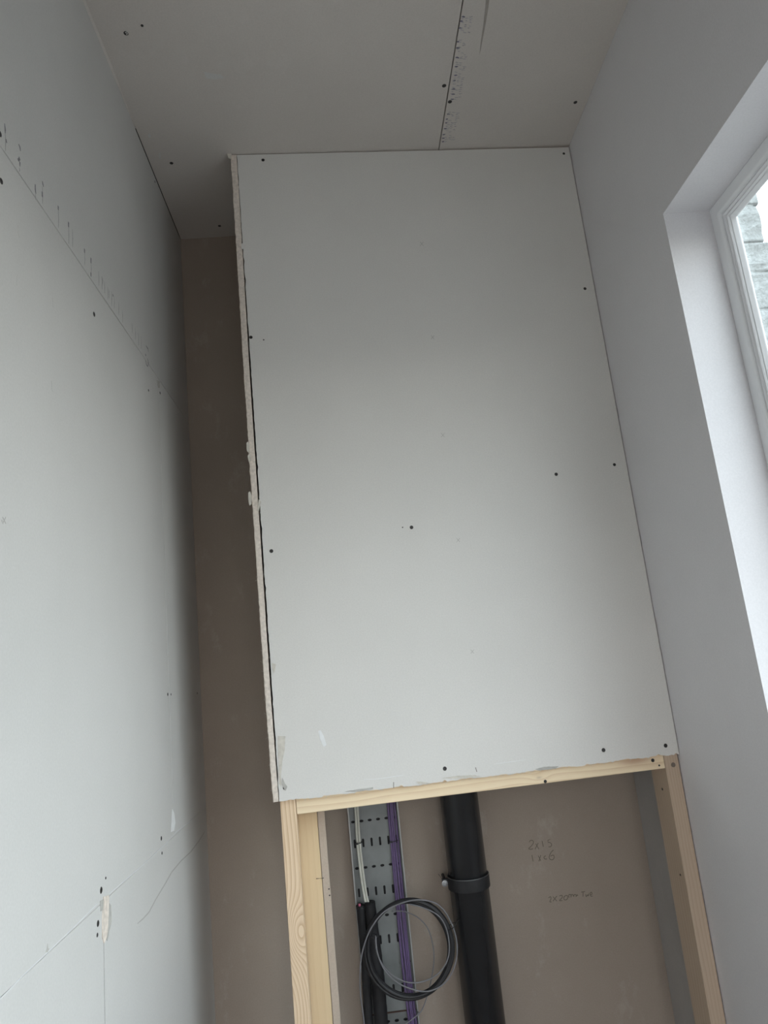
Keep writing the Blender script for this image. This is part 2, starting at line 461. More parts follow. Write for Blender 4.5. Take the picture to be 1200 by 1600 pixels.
SCREW_BM = {}
def screw(pos, n, parent, r=0.0042, name='screw'):
    key = (tuple(round(c, 3) for c in n), r)
    if key not in SCREW_BM:
        bm = bmesh.new(); B4 = basis(n)
        lathe(bm, [(r*1.18, -0.0003), (r*1.15, 0.0003), (r, 0.0007), (r*0.9, 0.0007), (r*0.45, 0.00035), (r*0.1, 0.0003)], B4, 14)
        # cross recess blades
        for ang in (0, math.pi/2):
            R4 = B4 @ Matrix.Rotation(ang + 0.5, 4, 'Z')
            vs, _ = box(bm, -r*0.55, r*0.55, -r*0.09, r*0.09, 0.0002, 0.00062)
            for v in vs: v.co = R4 @ v.co
        me = bpy.data.meshes.new('screw'); bmesh.ops.recalc_face_normals(bm, faces=bm.faces[:]); bm.to_mesh(me); bm.free()
        me.materials.append(M_SCREW); SCREW_BM[key] = me
    o = bpy.data.objects.new(name, SCREW_BM[key]); COL.objects.link(o)
    o.location = pos
    if parent is not None: o.parent = parent
    return o

def ribbon(bm, pts, n, w=0.0012, off=0.00025, taper=True):
    """Thin raised ink or pencil line on a surface with normal n."""
    n = Vector(n); P = [Vector(p) for p in pts]
    prev = None
    for i, p in enumerate(P):
        d = (P[min(i+1, len(P)-1)] - P[max(i-1, 0)]).normalized()
        s = d.cross(n).normalized()
        ww = w * 0.5 * ((0.45 if (taper and len(P) > 2 and i in (0, len(P)-1)) else 1.0))
        q = [bm.verts.new(p + s*ww), bm.verts.new(p + s*ww + n*off), bm.verts.new(p - s*ww + n*off), bm.verts.new(p - s*ww)]
        if prev:
            for k in range(4):
                bm.faces.new((prev[k], prev[(k+1) % 4], q[(k+1) % 4], q[k]))
        else: bm.faces.new(q)
        prev = q
    bm.faces.new(prev[::-1])

def patch(bm, pts, n, off=0.0006):
    """Irregular thin flake: polygon outline extruded along n."""
    n = Vector(n)
    lo = [bm.verts.new(Vector(p)) for p in pts]; hi = [bm.verts.new(Vector(p) + n*off) for p in pts]
    bm.faces.new(hi); bm.faces.new(lo[::-1]); N = len(pts)
    for i in range(N): bm.faces.new((lo[i], lo[(i+1) % N], hi[(i+1) % N], hi[i]))

def ragged(pts, amp, step, closed=True, seed=1):
    r = random.Random(seed); out = []
    N = len(pts)
    for i in range(N if closed else N-1):
        p, q = Vector(pts[i]), Vector(pts[(i+1) % N])
        k = max(1, int((q-p).length / step))
        for j in range(k):
            t = j / k
            v = p.lerp(q, t)
            out.append(v + Vector((r.uniform(-amp, amp), r.uniform(-amp, amp), r.uniform(-amp, amp))) * (0 if j == 0 else 1))
    return out

# filler squeezed into the wall/ceiling angle nearer the viewer
bm = bmesh.new()
yf = on_ceil(212, 200).y
rf = random.Random(2); prev = None
for i in range(60):
    y = yf - i * 0.05 if i < 20 else yf - 1.0 - (i-20) * 0.035
    w_ = (0.004 + rf.uniform(0, 0.0015)) * min(1, (i + 1) / 5)
    q = [bm.verts.new(p) for p in ((-0.004, y, H + 0.004), (0.0002 + w_, y, H - 0.0001), (0.0002, y, H - w_ - 0.0005))]
    if prev:
        for k in range(3): bm.faces.new((prev[k], prev[(k+1) % 3], q[(k+1) % 3], q[k]))
    else: bm.faces.new(q)
    prev = q
bm.faces.new(prev[::-1])
mesh_obj('joint_filler', bm, M_CEIL, wall_left)
# left wall: screws
XN = Vector((1, 0, 0))
for (px, py, bd, r) in ((2, 283, lb_mid, .0042), (0, 209, lb_top, .0042), (147, 491, lb_mid, .0045), (232, 610, lb_mid, .003), (250, 614, lb_mid2, .0035),
                     (158, 1391, lb_mid, .0048), (165, 1372, lb_mid, .002), (153, 1443, lb_low, .0045), (152, 1461, lb_low, .003),
                     (252, 1310, lb_mid, .0042), (253, 1333, lb_low2, .003), (262, 1085, lb_mid, .0036), (267, 1085, lb_mid2, .0026),
                     (308, 1083, lb_mid2, .0026), (242, 284, lb_top, .003)):
    screw(on_left(px, py), XN, bd, r)

# left wall: maker's print along the tapered edge, stretched thin and half worn away
def marks(name, strokes, surf, n, w, mat, parent, label=None):
    bm = bmesh.new()
    for st in strokes:
        ribbon(bm, [surf(*p) for p in st], n, w)
    o = mesh_obj(name, bm, mat, parent)
    if label: o['label'] = label
    return o
marks('printed_lettering', [
    [(7,193),(8,202),(8,208)], [(9,217),(10,223)],
    [(29,225),(31,230),(32,236)], [(30,245),(29,250),(31,254),(31,260)], [(28,250),(31,248)],
    [(55,288),(55,296),(56,303)], [(66,283),(67,288),(68,292)], [(66,300),(66,308)],
    [(91,322),(91,328)], [(107,347),(107,355)], [(142,403),(142,411)], [(142,426),(142,432)],
    [(132,389),(132,395)], [(176,460),(177,463)],
    [(228,540),(231,545),(232,550)], [(227,553),(228,556)], [(227,563),(229,570),(231,573)], [(230,560),(232,566),(231,572)]],
    on_left, XN, 0.0042, M_INK, lb_top, 'worn grey printed lettering')
soft = []
for (x, y0, y1) in ((8,208,236),(30,262,268),(55,303,312),(66,292,318),(91,328,356),(107,355,381),(113,358,386),(132,395,414),(142,411,426),
                    (154,424,446),(159,432,452),(163,440,458),(168,448,468),(174,455,478),(178,463,482),(185,472,492),(191,484,504),
                    (206,505,520),(211,512,530),(216,520,540),(220,526,545),(160,434,444),(170,452,466)):
    soft.append([(x, y0), (x + 0.6, (y0+y1)/2), (x + 0.3, y1)])
marks('faded_lettering', soft, on_left, XN, 0.0022, M_INKSOFT, lb_top, 'faded printed lettering')

# left wall: score line, torn joint, scuffs
marks('pencil_line', [[(215,1443),(224,1435),(233,1425),(243,1406),(258,1381),(268,1363),(283,1345),(298,1331),(310,1315),(320,1299)]],
      on_left, XN, 0.0030, M_PENCILSOFT, lb_low2, 'faint curved scratch')
bm = bmesh.new()
for seg in ([(0,1560),(40,1519),(75,1486)], [(75,1486),(120,1443),(152,1411)], [(170,1396),(205,1366),(235,1340),(262,1314),(275,1299),(300,1280)]):
    ribbon(bm, [on_left(x, y + 1.2) for x, y in seg], XN, 0.0016, 0.0003, False)
o = mesh_obj('paper_edge', bm, M_TAPER, lb_low); o['label'] = 'pale raised paper edge along the joint'
bm = bmesh.new()
patch(bm, ragged([on_left(*p) for p in ((161,1401),(169,1399),(168,1440),(166,1462),(162,1474),(159,1465),(159,1440),(160,1420))], 0.0007, 0.006, seed=4), XN, 0.0016)
o = mesh_obj('exposed_core', bm, M_CORE, lb_low); o['label'] = 'cream gypsum where the paper is torn'
bm = bmesh.new()
patch(bm, ragged([on_left(*p) for p in ((168,1410),(173,1415),(174,1440),(170,1455),(167,1470),(165,1466),(167,1440))], 0.0006, 0.006, seed=5), XN, 0.0008)
patch(bm, ragged([on_left(*p) for p in ((156,1408),(161,1405),(160,1422),(157,1424))], 0.0005, 0.005, seed=6), XN, 0.0010)
o = mesh_obj('torn_paper', bm, M_TORNGREY, lb_low2)
bm = bmesh.new()
patch(bm, [on_left(*p) for p in ((269,1264),(272,1270),(274,1285),(272,1298),(267,1300),(268,1285))], XN, 0.0004)
o = mesh_obj('plaster_smear', bm, M_PLASTER, lb_mid)
bm = bmesh.new()
patch(bm, [on_left(*p) for p in ((74,1474),(75,1482),(77,1482),(74,1488),(71,1488),(73,1482))], XN, 0.0004)
mesh_obj('torn_paper', bm, M_TORNGREY, lb_mid)
bm = bmesh.new()
patch(bm, ragged([on_left(*p) for p in ((245,594),(249,596),(249,606),(247,606))], 0.0004, 0.006, seed=9), XN, 0.0012)
mesh_obj('torn_paper', bm, M_TORNGREY, lb_mid2)
for k, pts in enumerate((((82,466),(84,466),(84,476),(83,480)), ((80,595),(82,594),(83,612),(81,610)), ((28,352),(31,360),(31,372),(28,362)), ((26,432),(28,430),(28,445),(26,446)))):
    bm = bmesh.new(); patch(bm, [on_left(*p) for p in pts], XN, 0.0003); mesh_obj('plaster_smear', bm, M_BOARD, lb_mid)
marks('pencil_cross', [[(4,808),(9,818)], [(9,808),(4,818)], [(3,816),(3,812)]], on_left, XN, 0.0016, M_PENCILSOFT, lb_mid)

# ceiling: screws, blue print along the joint, scuff
ZN = Vector((0, 0, -1))
for (px, py, bd, r) in ((694,134,cb1,.0052), (703,159,cb2,.0052), (899,160,cb2,.0048), (268,255,cb1,.0046), (343,353,cb1,.0046), (197,52,cb1,.005), (222,40,cb1,.003)):
    screw(on_ceil(px, py), ZN, bd, r)
bl, bs = [], []
r5 = random.Random(11)
for (x, y) in ((721,26),(718,33),(716,44),(713,65),(712,75),(711,90),(710,104),(709,118),(707,126),(706,139),(705,147),(704,155)):
    bl.append([(x+0.5, y), (x+2.8, y + r5.uniform(-.5,.5)), (x + r5.uniform(4.5, 6.5), y + r5.uniform(-.5,.8))])
for (x, y) in ((698,178),(696,186),(695,192),(693,201),(691,210),(690,216),(690,221)):
    bl.append([(x+0.5, y), (x+2.2, y + r5.uniform(-.4,.4)), (x + r5.uniform(3.5, 5), y + r5.uniform(-.4,.6))])
for y in range(26, 224, 3):
    if 50 < y < 62 or 158 < y < 174: continue
    x0 = 722 - (y * 34 / 232.0)
    for k in range(3):
        if r5.random() < 0.55:
            x = x0 + 4 + k * 6 + r5.uniform(-1, 1)
            bs.append([(x, y + r5.uniform(-.6, .6)), (x + 1.5, y + r5.uniform(-1, 1)), (x + r5.uniform(3, 6), y + r5.uniform(-1, 1))])
marks('printed_lettering', bl, on_ceil, ZN, 0.0050, M_BLUE, cb2, 'blue printed lettering beside the ceiling joint')
marks('faded_lettering', bs, on_ceil, ZN, 0.0030, M_BLUESOFT, cb2, 'faded printed lettering')
bm = bmesh.new()
patch(bm, [on_ceil(*p) for p in ((762,-40),(766,-12),(763,12),(759,36),(756,52),(751,78),(749,86),(751,66),(755,40),(758,12),(760,-12))], ZN, 0.0005)
o = mesh_obj('scuff_mark', bm, M_SCUFF, cb2); o['label'] = 'long dark tapering scuff'
bm = bmesh.new()
patch(bm, ragged([on_ceil(*p) for p in ((318,112),(330,114),(345,116),(350,122),(336,124),(322,122))], 0.001, 0.01, seed=3), ZN, 0.0002)
mesh_obj('plaster_smear', bm, M_BOARD, cb1)
for pts in (((231,210),(235,208),(236,214),(232,215)), ((248,240),(251,238),(251,248),(249,247)), ((195,50),(198,47),(201,52),(198,55))):
    bm = bmesh.new(); patch(bm, [on_ceil(*p) for p in pts], ZN, 0.0006); mesh_obj('plaster_smear', bm, M_BOARD, cb1)

# back wall: pencil notes 2x1.5 / 1x2.6 / 2x20mm Twe
YN = Vector((0, -1, 0))
def on_back(px, py): return on_y(px, py, D - 0.0001)
def sm(st, k=4): return [tuple(p[:2]) for p in catmull([(a_, b_, 0) for a_, b_ in st], k)]
note = [sm([(827,1316),(829,1313),(833,1314),(833,1318),(829,1323),(826,1326),(829,1327),(833,1326)]),
        [(837,1318),(842,1327)], [(841,1317),(836,1327)],
        [(847,1314),(849,1323)],
        [(860,1311),(856,1313),(856,1316)], sm([(856,1316),(860,1317),(862,1320),(860,1323),(857,1323)]),
        [(831,1336),(833,1346)], [(841,1337),(845,1345)], [(845,1336),(842,1346)],
        sm([(853,1337),(850,1339),(851,1342),(855,1342)]),
        sm([(865,1328),(861,1332),(858,1339),(860,1343),(864,1343),(866,1339),(864,1336),(860,1338)])]
marks('pencil_note', note, on_back, YN, 0.0021, M_PENCIL, wall_back, 'pencilled note in two lines')
note2 = [sm([(857,1403),(860,1401),(861,1404),(859,1409),(862,1409)]), [(864,1401),(870,1408)], [(870,1400),(864,1408)],
         sm([(874,1400),(878,1399),(878,1403),(874,1407),(879,1407)]), sm([(884,1399),(881,1402),(882,1406),(886,1405),(887,1400),(884,1399)]),
         sm([(889,1403),(889,1398),(892,1398),(892,1402),(893,1398),(895,1398),(896,1401)]), sm([(897,1401),(897,1398),(900,1398),(900,1401),(902,1398),(903,1400)]),
         [(908,1394),(914,1393)], [(911,1394),(911,1401)], sm([(915,1397),(916,1401),(918,1398),(919,1400),(920,1396)]),
         sm([(922,1398),(925,1397),(924,1394),(922,1396),(923,1400),(926,1400)])]
marks('pencil_note', note2, on_back, YN, 0.0021, M_PENCIL, wall_back, 'single-line pencilled note')

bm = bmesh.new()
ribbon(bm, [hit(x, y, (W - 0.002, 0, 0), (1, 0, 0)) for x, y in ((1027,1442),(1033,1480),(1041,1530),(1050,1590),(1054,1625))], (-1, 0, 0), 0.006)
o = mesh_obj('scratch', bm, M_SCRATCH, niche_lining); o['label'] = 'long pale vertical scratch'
# ------------------------------------------------------------------ boxing: front board
side_gap = lambda z: 0.0033 * min(1, max(0, (H - 0.12 - z) / 0.6)) * (1 if z > 1.5 else max(0.25, (z - 1.2) / 0.3))
front = empty('plasterboard_sheet', (A, YA, B), TH)
tag(front, 'large grey plasterboard sheet closing off the riser above the timber opening', 'plasterboard')
rb = random.Random(3)
outline = []
nz = 150
for i in range(nz + 1):                       # left edge, bottom to top, saw-cut and ragged
    z = i / nz * (H - 0.003 - B)
    outline.append((0.0008 + rb.uniform(-0.0007, 0.0009) + (0.0016 if rb.random() < 0.04 else 0), z))
outline.append((LB - 0.0022, H - 0.006 - B))
outline.append((LB - 0.0022, -0.004))
nb = 150
for i in range(nb, 0, -1):                    # bottom edge, right to left
    x = i / nb * (LB - 0.004)
    chip = 0.0016 * math.sin(x * 23) * math.sin(x * 51) + rb.uniform(-0.0013, 0.0013) + (0.0035 if rb.random() < 0.07 else 0)
    outline.append((x, -0.003 * (x / LB) + chip))
bm = bmesh.new()
fr_v = [bm.verts.new((x, 0, z)) for x, z in outline]
f = bm.faces.new(fr_v)
res_ = bmesh.ops.extrude_face_region(bm, geom=[f])
for v in [g for g in res_['geom'] if isinstance(g, bmesh.types.BMVert)]: v.co.y += 0.0125
for fc in bm.faces:
    c = fc.calc_center_median()
    if 0.0005 < c.y < 0.012: fc.material_index = 1
fb = mesh_obj('board', bm, [M_FACE, M_CORE], front)
def fl(px, py, depth=0.0):
    p = on_face(px, py, depth); p.z -= B; return p
FN = Vector((0, -1, 0))
for (px, py, r) in ((411,250,.0042),(881,240,.0036),(914,451,.0040),(392,527,.0042),(412,531,.0018),(960,726,.0038),(869,741,.0042),(643,824,.0044),
                    (629,824,.0016),(424,861,.0044),(943,1172,.0044),(1040,1165,.0044),(695,1201,.0044),(445,1231,.0040)):
    screw(fl(px, py), FN, front, r)
def fmarks(name, strokes, w, mat, label=None):
    bm = bmesh.new()
    for st in strokes: ribbon(bm, [fl(*p) for p in st], FN, w)
    o = mesh_obj(name, bm, mat, front)
    if label: o['label'] = label
for (x, y) in ((659,381),(692,680),(716,844),(738,1018),(676,527)):
    fmarks('pencil_cross', [[(x-2.5,y-3),(x+2.5,y+3)], [(x+2.5,y-3),(x-2.5,y+3)]], 0.0010, M_PENCILSOFT)
# torn paper, plaster smear and scratches near the bottom
for nm, pts, mt, off in (('torn_paper', ((434,1150),(446,1150),(445,1170),(441,1190),(439,1215),(440,1228),(436,1225)), M_TORN, 0.0009),
                         ('torn_paper', ((441,1215),(445,1224),(449,1229),(446,1236),(441,1226)), M_TORNGREY, 0.0011),
                         ('torn_paper', ((425,1036),(431,1038),(430,1046),(428,1052),(426,1044)), M_TORN, 0.0012),
                         ('torn_paper', ((404,780),(408,784),(406,792),(404,800),(403,790)), M_TORN, 0.0012),
                         ('torn_paper', ((377,380),(383,382),(380,390),(377,388)), M_FACE, 0.0008),
                         ('plaster_smear', ((497,1142),(501,1141),(506,1150),(510,1164),(506,1167),(500,1155)), M_PLASTER, 0.0004),
                         ('torn_paper', ((538,1237),(560,1233),(583,1230),(583,1233),(560,1237)), M_TORNGREY, 0.0006),
                         ('torn_paper', ((650,1221),(665,1222),(672,1224),(655,1226)), M_TORN, 0.0012),
                         ('torn_paper', ((836,1202),(850,1198),(873,1197),(868,1201),(842,1204)), M_TORNGREY, 0.0008),
                         ('torn_paper', ((690,1216),(715,1212),(742,1211),(752,1213),(720,1217)), M_TORN, 0.0007)):
    bm = bmesh.new(); patch(bm, ragged([fl(*p) for p in pts], 0.0004, 0.006, seed=len(pts)), FN, off)
    mesh_obj(nm, bm, mt, front)
for st in ([(568,1218),(590,1217),(612,1214),(631,1211)], [(772,1194),(800,1190),(822,1187)]):
    fmarks('scratch', [st], 0.0012, M_PLASTER, 'pale shallow scratch')
for st in ([(743,1199),(745,1206)], [(615,1222),(615,1231)]): fmarks('pencil_line', [st], 0.0016, M_PENCIL)

# paper whiskers along the cut edges: one part
bm = bmesh.new()
rw = random.Random(21)
for i in range(70):
    z = rw.uniform(0.01, H - B - 0.05); ln = rw.uniform(0.002, 0.007)
    p = Vector((rw.uniform(-0.0005, 0.001), -0.0002, z)); q = p + Vector((rw.uniform(-1, 1)*ln*0.6 - 0.001, -0.001, rw.uniform(-1, 1)*ln))
    tube(bm, [p, (p+q)/2 + Vector((0, -0.0006, 0)), q], 0.0003, 5)
for i in range(60):
    x = rw.uniform(0.04, LB - 0.02); ln = rw.uniform(0.002, 0.009)
    p = Vector((x, -0.0002, -0.002 - 0.002*x)); q = p + Vector((rw.uniform(-1, 1)*ln, -0.001, rw.uniform(-1, .4)*ln*0.6))
    tube(bm, [p, (p+q)/2 + Vector((0, -0.0008, 0)), q], 0.00035, 5)
mesh_obj('frayed_paper', bm, M_TORN, front)['kind'] = 'stuff'

# ------------------------------------------------------------------ boxing: side board seen edge on
side = empty('plasterboard_sheet', (A, YA, B), TH)
tag(side, 'narrow cream edge of the side plasterboard running up the left of the boxing', 'plasterboard')
bm = bmesh.new()
rows = 230; prev = None
rs = random.Random(5)
yb = D - YA - 0.002
for i in range(rows + 1):
    z = i / rows * (H - B - 0.002)
    zz = z + B
    lean = 0.0
    xr = -side_gap(zz) - 0.0004 + rs.uniform(-0.0004, 0.0004)
    wdt = 0.0138 + 0.0040 * min(1, z / 1.8)
    jl = rs.uniform(-0.0006, 0.0006)
    for zc, am, sp in ((2.020, -0.0022, .012), (2.10, -0.0018, .010), (2.14, -0.0015, .008), (2.92, -0.0012, .01), (1.33, -0.0012, .01), (2.28, .0012, .02)):
        jl += am * math.exp(-((zz - zc) / sp) ** 2)
    xl = xr - wdt + jl
    y0 = rs.uniform(-0.0004, 0.0006)
    q = [bm.verts.new(p) for p in ((xl, y0 + 0.0008, z), (xl + 0.0018, y0 - 0.0003, z), (xr - 0.004, y0 + rs.uniform(-.0004,.0006), z), (xr, y0 + 0.0005, z), (xr, yb, z), (xl, yb, z))]
    if prev:
        for k in range(6):
            fc = bm.faces.new((prev[k], prev[(k+1) % 6], q[(k+1) % 6], q[k]))
            fc.material_index = 0 if k in (0, 1, 2) else 1
    else: bm.faces.new(q)
    prev = q
bm.faces.new(prev[::-1])
mesh_obj('board', bm, [M_CORE, M_BROWN], side)
bm = bmesh.new()
def sl(px, py):
    p = on_face(px, py, -0.0002); p.z -= B; return p
for pts in (((388,770),(391,768),(393,775),(393,788),(390,790),(388,780)), ((385,693),(388,690),(390,697),(389,708),(386,705)), ((354,238),(359,236),(362,240),(361,250),(357,248)), ((387,712),(391,710),(392,720),(389,722))):
    patch(bm, ragged([sl(*p) for p in pts], 0.0004, 0.006, seed=8), FN, 0.003)
for i in range(46):
    z = rw.uniform(0.0, H - B - 0.03); ln = rw.uniform(0.002, 0.006)
    p = Vector((-0.018 - 0.002*rw.random(), 0.0005, z)); q = p + Vector((-ln*rw.uniform(0.2, 1), -0.001, rw.uniform(-1, 1)*ln))
    tube(bm, [p + Vector((0.004, 0, 0)), p, q], 0.0003, 5)
mesh_obj('frayed_paper', bm, M_TORN, side)['kind'] = 'stuff'

# ------------------------------------------------------------------ timber frame round the opening
frame = empty('timber_frame', (A, YA, 0), TH)
tag(frame, 'pale softwood stud frame forming the opening below the big board', 'timber frame')
FD = 0.0128                                 # frame face sits behind the board
PW = 0.0385
def timber(name, x0, x1, y0, y1, z0, z1, mat, bev=0.0018):
    cx, cy, cz = (x0+x1)/2, (y0+y1)/2, (z0+z1)/2
    bm = bmesh.new(); box(bm, x0-cx, x1-cx, y0-cy, y1-cy, z0-cz, z1-cz); bevel_all(bm, bev, 3)
    o = mesh_obj(name, bm, mat, frame); o.location = (cx, cy, cz); return o
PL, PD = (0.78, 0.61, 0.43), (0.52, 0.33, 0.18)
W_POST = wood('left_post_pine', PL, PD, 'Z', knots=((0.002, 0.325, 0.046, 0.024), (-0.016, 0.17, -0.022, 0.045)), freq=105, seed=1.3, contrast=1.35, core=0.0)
W_RAIL = wood('rail_pine', (0.86, 0.71, 0.50), (0.62, 0.42, 0.24), 'X', knots=((-0.006, 0.14, 0.012, 0.011), (0.012, 0.125, 0.01, 0.010)), freq=62, seed=4.1, contrast=0.9,
              tint=(0.006, 0.40, 0.010, 0.04, (0.42, 0.22, 0.14)), core=0.5)
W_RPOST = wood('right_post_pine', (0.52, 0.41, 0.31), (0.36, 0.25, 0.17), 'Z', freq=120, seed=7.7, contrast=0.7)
W_BACK = wood('inner_stud_pine', (0.70, 0.55, 0.35), (0.56, 0.40, 0.23), 'Z', freq=60, seed=2.2, contrast=0.4)
W_HIDE = wood('hidden_stud_pine', PL, PD, 'Z', freq=120, seed=9.2, contrast=0.6)
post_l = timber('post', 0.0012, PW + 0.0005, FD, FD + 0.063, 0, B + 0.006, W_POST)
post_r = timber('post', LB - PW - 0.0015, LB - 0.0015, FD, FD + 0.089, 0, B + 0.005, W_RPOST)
rail = timber('top_rail', PW + 0.0015, LB - PW - 0.0017, FD + 0.0006, FD + 0.063, B - 0.037, B + 0.006, W_RAIL)
inner = timber('inner_stud', 0.0150, 0.0872, FD + 0.072, FD + 0.110, 0, B + 0.25, W_BACK)
# upper studs behind the board carry its screws
timber('upper_stud', 0.004, 0.042, FD + 0.0002, FD + 0.063, B + 0.0075, H - 0.04, W_HIDE)
timber('upper_stud', LB - 0.042, LB - 0.004, FD + 0.0002, FD + 0.063, B + 0.0075, H - 0.04, W_HIDE)
timber('head_plate', 0.002, LB - 0.003, FD + 0.0002, FD + 0.063, H - 0.039, H - 0.0005, W_HIDE)
def on_frame(px, py, depth): return on_face(px, py, depth)
for (px, py, r) in ((1020,1188,.004), (1030,1196,.0022), (852,1221,.0036)):
    p = on_frame(px, py, FD + 0.0006); screw(p - rail.location, FN, rail, r)
p = on_frame(1052, 1195, FD)
bm = bmesh.new(); lathe(bm, [(0.0062, -0.0004), (0.0060, 0.0003), (0.0030, 0.0004), (0.0012, 0.0004)], basis(FN), 18)
M_KNOT = plain('grey_knot', (0.20, 0.165, 0.14), 0.7, 0.2, var=0.25, scale=300)
o = mesh_obj('knot', bm, M_KNOT, post_r); o.location = p - post_r.location
# cable pinholes on the inner face of the right post
SN = Vector((-1, 0, 0))
xl = LB - PW - 0.0015
for (px, py, r) in ((1035,1233,.0030), (1063,1367,.0024)):
    q = FACE_I @ hit(px, py, FACE_M @ Vector((xl, 0, 0)), FACE_M.to_3x3() @ Vector((1, 0, 0)))
    screw(Vector((xl, q.y, q.z)) - post_r.location, SN, post_r, r, 'nail_head')
# small nail driven into the inner stud
p1 = on_frame(494, 1373, FD + 0.0715); p2 = on_frame(506, 1372, FD + 0.068)
bm = bmesh.new(); tube(bm, [p1 - inner.location, p2 - inner.location], 0.0009, 8)
mesh_obj('nail', bm, M_SCREW, inner)

# plasterboard offcut standing beside the inner stud (pinkish edge)
offc = empty('plasterboard_offcut', (A, YA, 0), TH)
tag(offc, 'narrow brownish plasterboard strip standing against the inner stud on the left', 'plasterboard')
bm = bmesh.new(); box(bm, 0.0885, 0.1065, FD + 0.074, FD + 0.105, 0, B + 0.2); bevel_all(bm, 0.0014, 2)
ob = mesh_obj('strip', bm, M_PINKBOARD, offc)
for (px, py, r) in ((514,1389,.0016), (515,1399,.0016)):
    screw(on_frame(px, py, FD + 0.074), FN, offc, r, 'nail_head')

# ------------------------------------------------------------------ cable tray
TX0, TX1 = 0.4165, 0.5655
def tray_section(z0, z1, label, rows):
    tr_ = empty('cable_tray', (TX0, D, z0))
    tag(tr_, label, 'cable tray')
    wd = TX1 - TX0; ht = z1 - z0; yb = -0.012
    bm = bmesh.new()
    def loop(pts):
        vs = [bm.verts.new(p) for p in pts]; return [bm.edges.new((vs[i], vs[(i+1) % len(vs)])) for i in range(len(vs))]
    es = loop([(0, yb, 0), (wd, yb, 0), (wd, yb, ht), (0, yb, ht)])
    for zr, kind in rows:
        zr -= z0
        for k in range(6):
            cx = 0.0125 + k * (wd - 0.025) / 5
            hw, hh = (0.0062, 0.0038) if kind == 0 else (0.0033, 0.0120)
            n = 12; pts = []
            for j in range(n):
                a_ = 2*math.pi*j/n; c, s = math.cos(a_), math.sin(a_)
                if kind == 0: pts.append((cx + hw*c, yb, zr + hh*s))
                else: pts.append((cx + hw*c, yb, zr + hw*s + (hh-hw)*(1 if s >= 0 else -1)))
            es += loop(pts)
    bmesh.ops.triangle_fill(bm, use_beauty=True, use_dissolve=False, edges=es)
    o = mesh_obj('tray_base', bm, M_GALV, tr_)
    md = o.modifiers.new('s', 'SOLIDIFY'); md.thickness = 0.0012; md.offset = 0
    for xx, sg in ((0, 1), (wd, -1)):
        bm = bmesh.new()
        box(bm, xx - 0.0006, xx + 0.0006, yb - 0.020, -0.0005, 0, ht)
        box(bm, min(xx, xx + sg*0.003), max(xx, xx + sg*0.003), yb - 0.0212, yb - 0.0200, 0, ht, 1)
        mesh_obj('tray_rim', bm, [M_GALV, M_LIP], tr_)
    bm = bmesh.new(); box(bm, 0.004, wd - 0.004, -0.0035, -0.0015, 0.002, ht - 0.002)  # invented strip, added only so the slots look dark
    mesh_obj('added_dark_strip', bm, M_FOAM, tr_)
    for zz in (0.12, ht - 0.12):
        bm = bmesh.new(); box(bm, 0.02, wd - 0.02, yb + 0.0007, -0.0036, zz - 0.015, zz + 0.015)
        mesh_obj('wall_bracket', bm, M_GALV, tr_)
    return tr_
rows = []
for py, kind in ((1281,0),(1315,1),(1353,0),(1391,1),(1430,0),(1467,1),(1506,0),(1545,1)):
    rows.append((on_y(580 + (py-1281)*0.13, py, D - 0.012).z, kind))
pitch = (rows[0][0] - rows[-1][0]) / 7
zz = rows[0][0]; k = 1
while zz + k*pitch < 1.6: rows.append((zz + k*pitch, k % 2)); k += 1
ZJ = on_y(622, 1580, D - 0.012).z
tray_section(ZJ + 0.002, 2.6, 'galvanised perforated cable tray rising up the back wall behind the coil', rows)
rows2 = [(ZJ - 0.022 - 0.045*i, i % 2) for i in range(10)]
tray_section(0.05, ZJ - 0.002, 'lower galvanised tray section just below the joint at the photo\'s bottom edge', rows2)
bm = bmesh.new(); a1 = on_y(606, 1583, D - 0.010); a2 = on_y(640, 1577, D - 0.010)
box(bm, 0.0, 0.120, 0, 0.0016, -0.0016, 0.0016)
js = mesh_obj('joint_strip', bm, M_RUST); js.location = (TX0 + 0.014, D - 0.0150, ZJ)
tag(js, 'thin rusty brown strip across the joint between the two tray sections', 'metal strip')

# ------------------------------------------------------------------ cables on the tray
def cable(name, pts, r, mat, label, cat, group=None, n=10, seg=10):
    P = catmull(pts, n); c = P[0].copy()
    base = min(P, key=lambda v: v.z).copy()
    bm = bmesh.new(); tube(bm, [p - base for p in P], r, seg)
    o = mesh_obj(name, bm, mat, smooth=True); o.location = base
    return tag(o, label, cat, group)
YC = D - 0.0175
purple_px = [(-5.4, 0), (-1.8, 0), (1.9, -0.5), (5.4, 0.5)]
lab = ['leftmost of the four purple data cables on the tray', 'second purple data cable from the left on the tray',
       'third purple data cable from the left on the tray', 'rightmost of the four purple data cables on the tray']
for k, (dx, wv) in enumerate(purple_px):
    pts = []
    for (px, py) in ((608,1215),(611.5,1260),(616,1315),(623,1390),(629,1450),(635.5,1513),(641.5,1570),(646,1610),(650,1660)):
        p = on_y(px + dx, py, YC - 0.0015); pts.append(p + Vector((math.sin(py*0.02 + k*2)*0.0012, -0.002*(k % 2), 0)))
    top = pts[0].copy(); pts = [Vector((top.x - 0.004, top.y, 1.9)), Vector((top.x - 0.002, top.y, 1.5))] + pts
    bot = pts[-1]; pts.append(Vector((bot.x, bot.y, 0.1)))
    cable('data_cable', pts, 0.0034, M_PURPLE, lab[k], 'cable', 'purple cables on the tray')
labw = ['left one of the two white cables going into the black sleeve', 'right one of the two white cables going into the black sleeve']
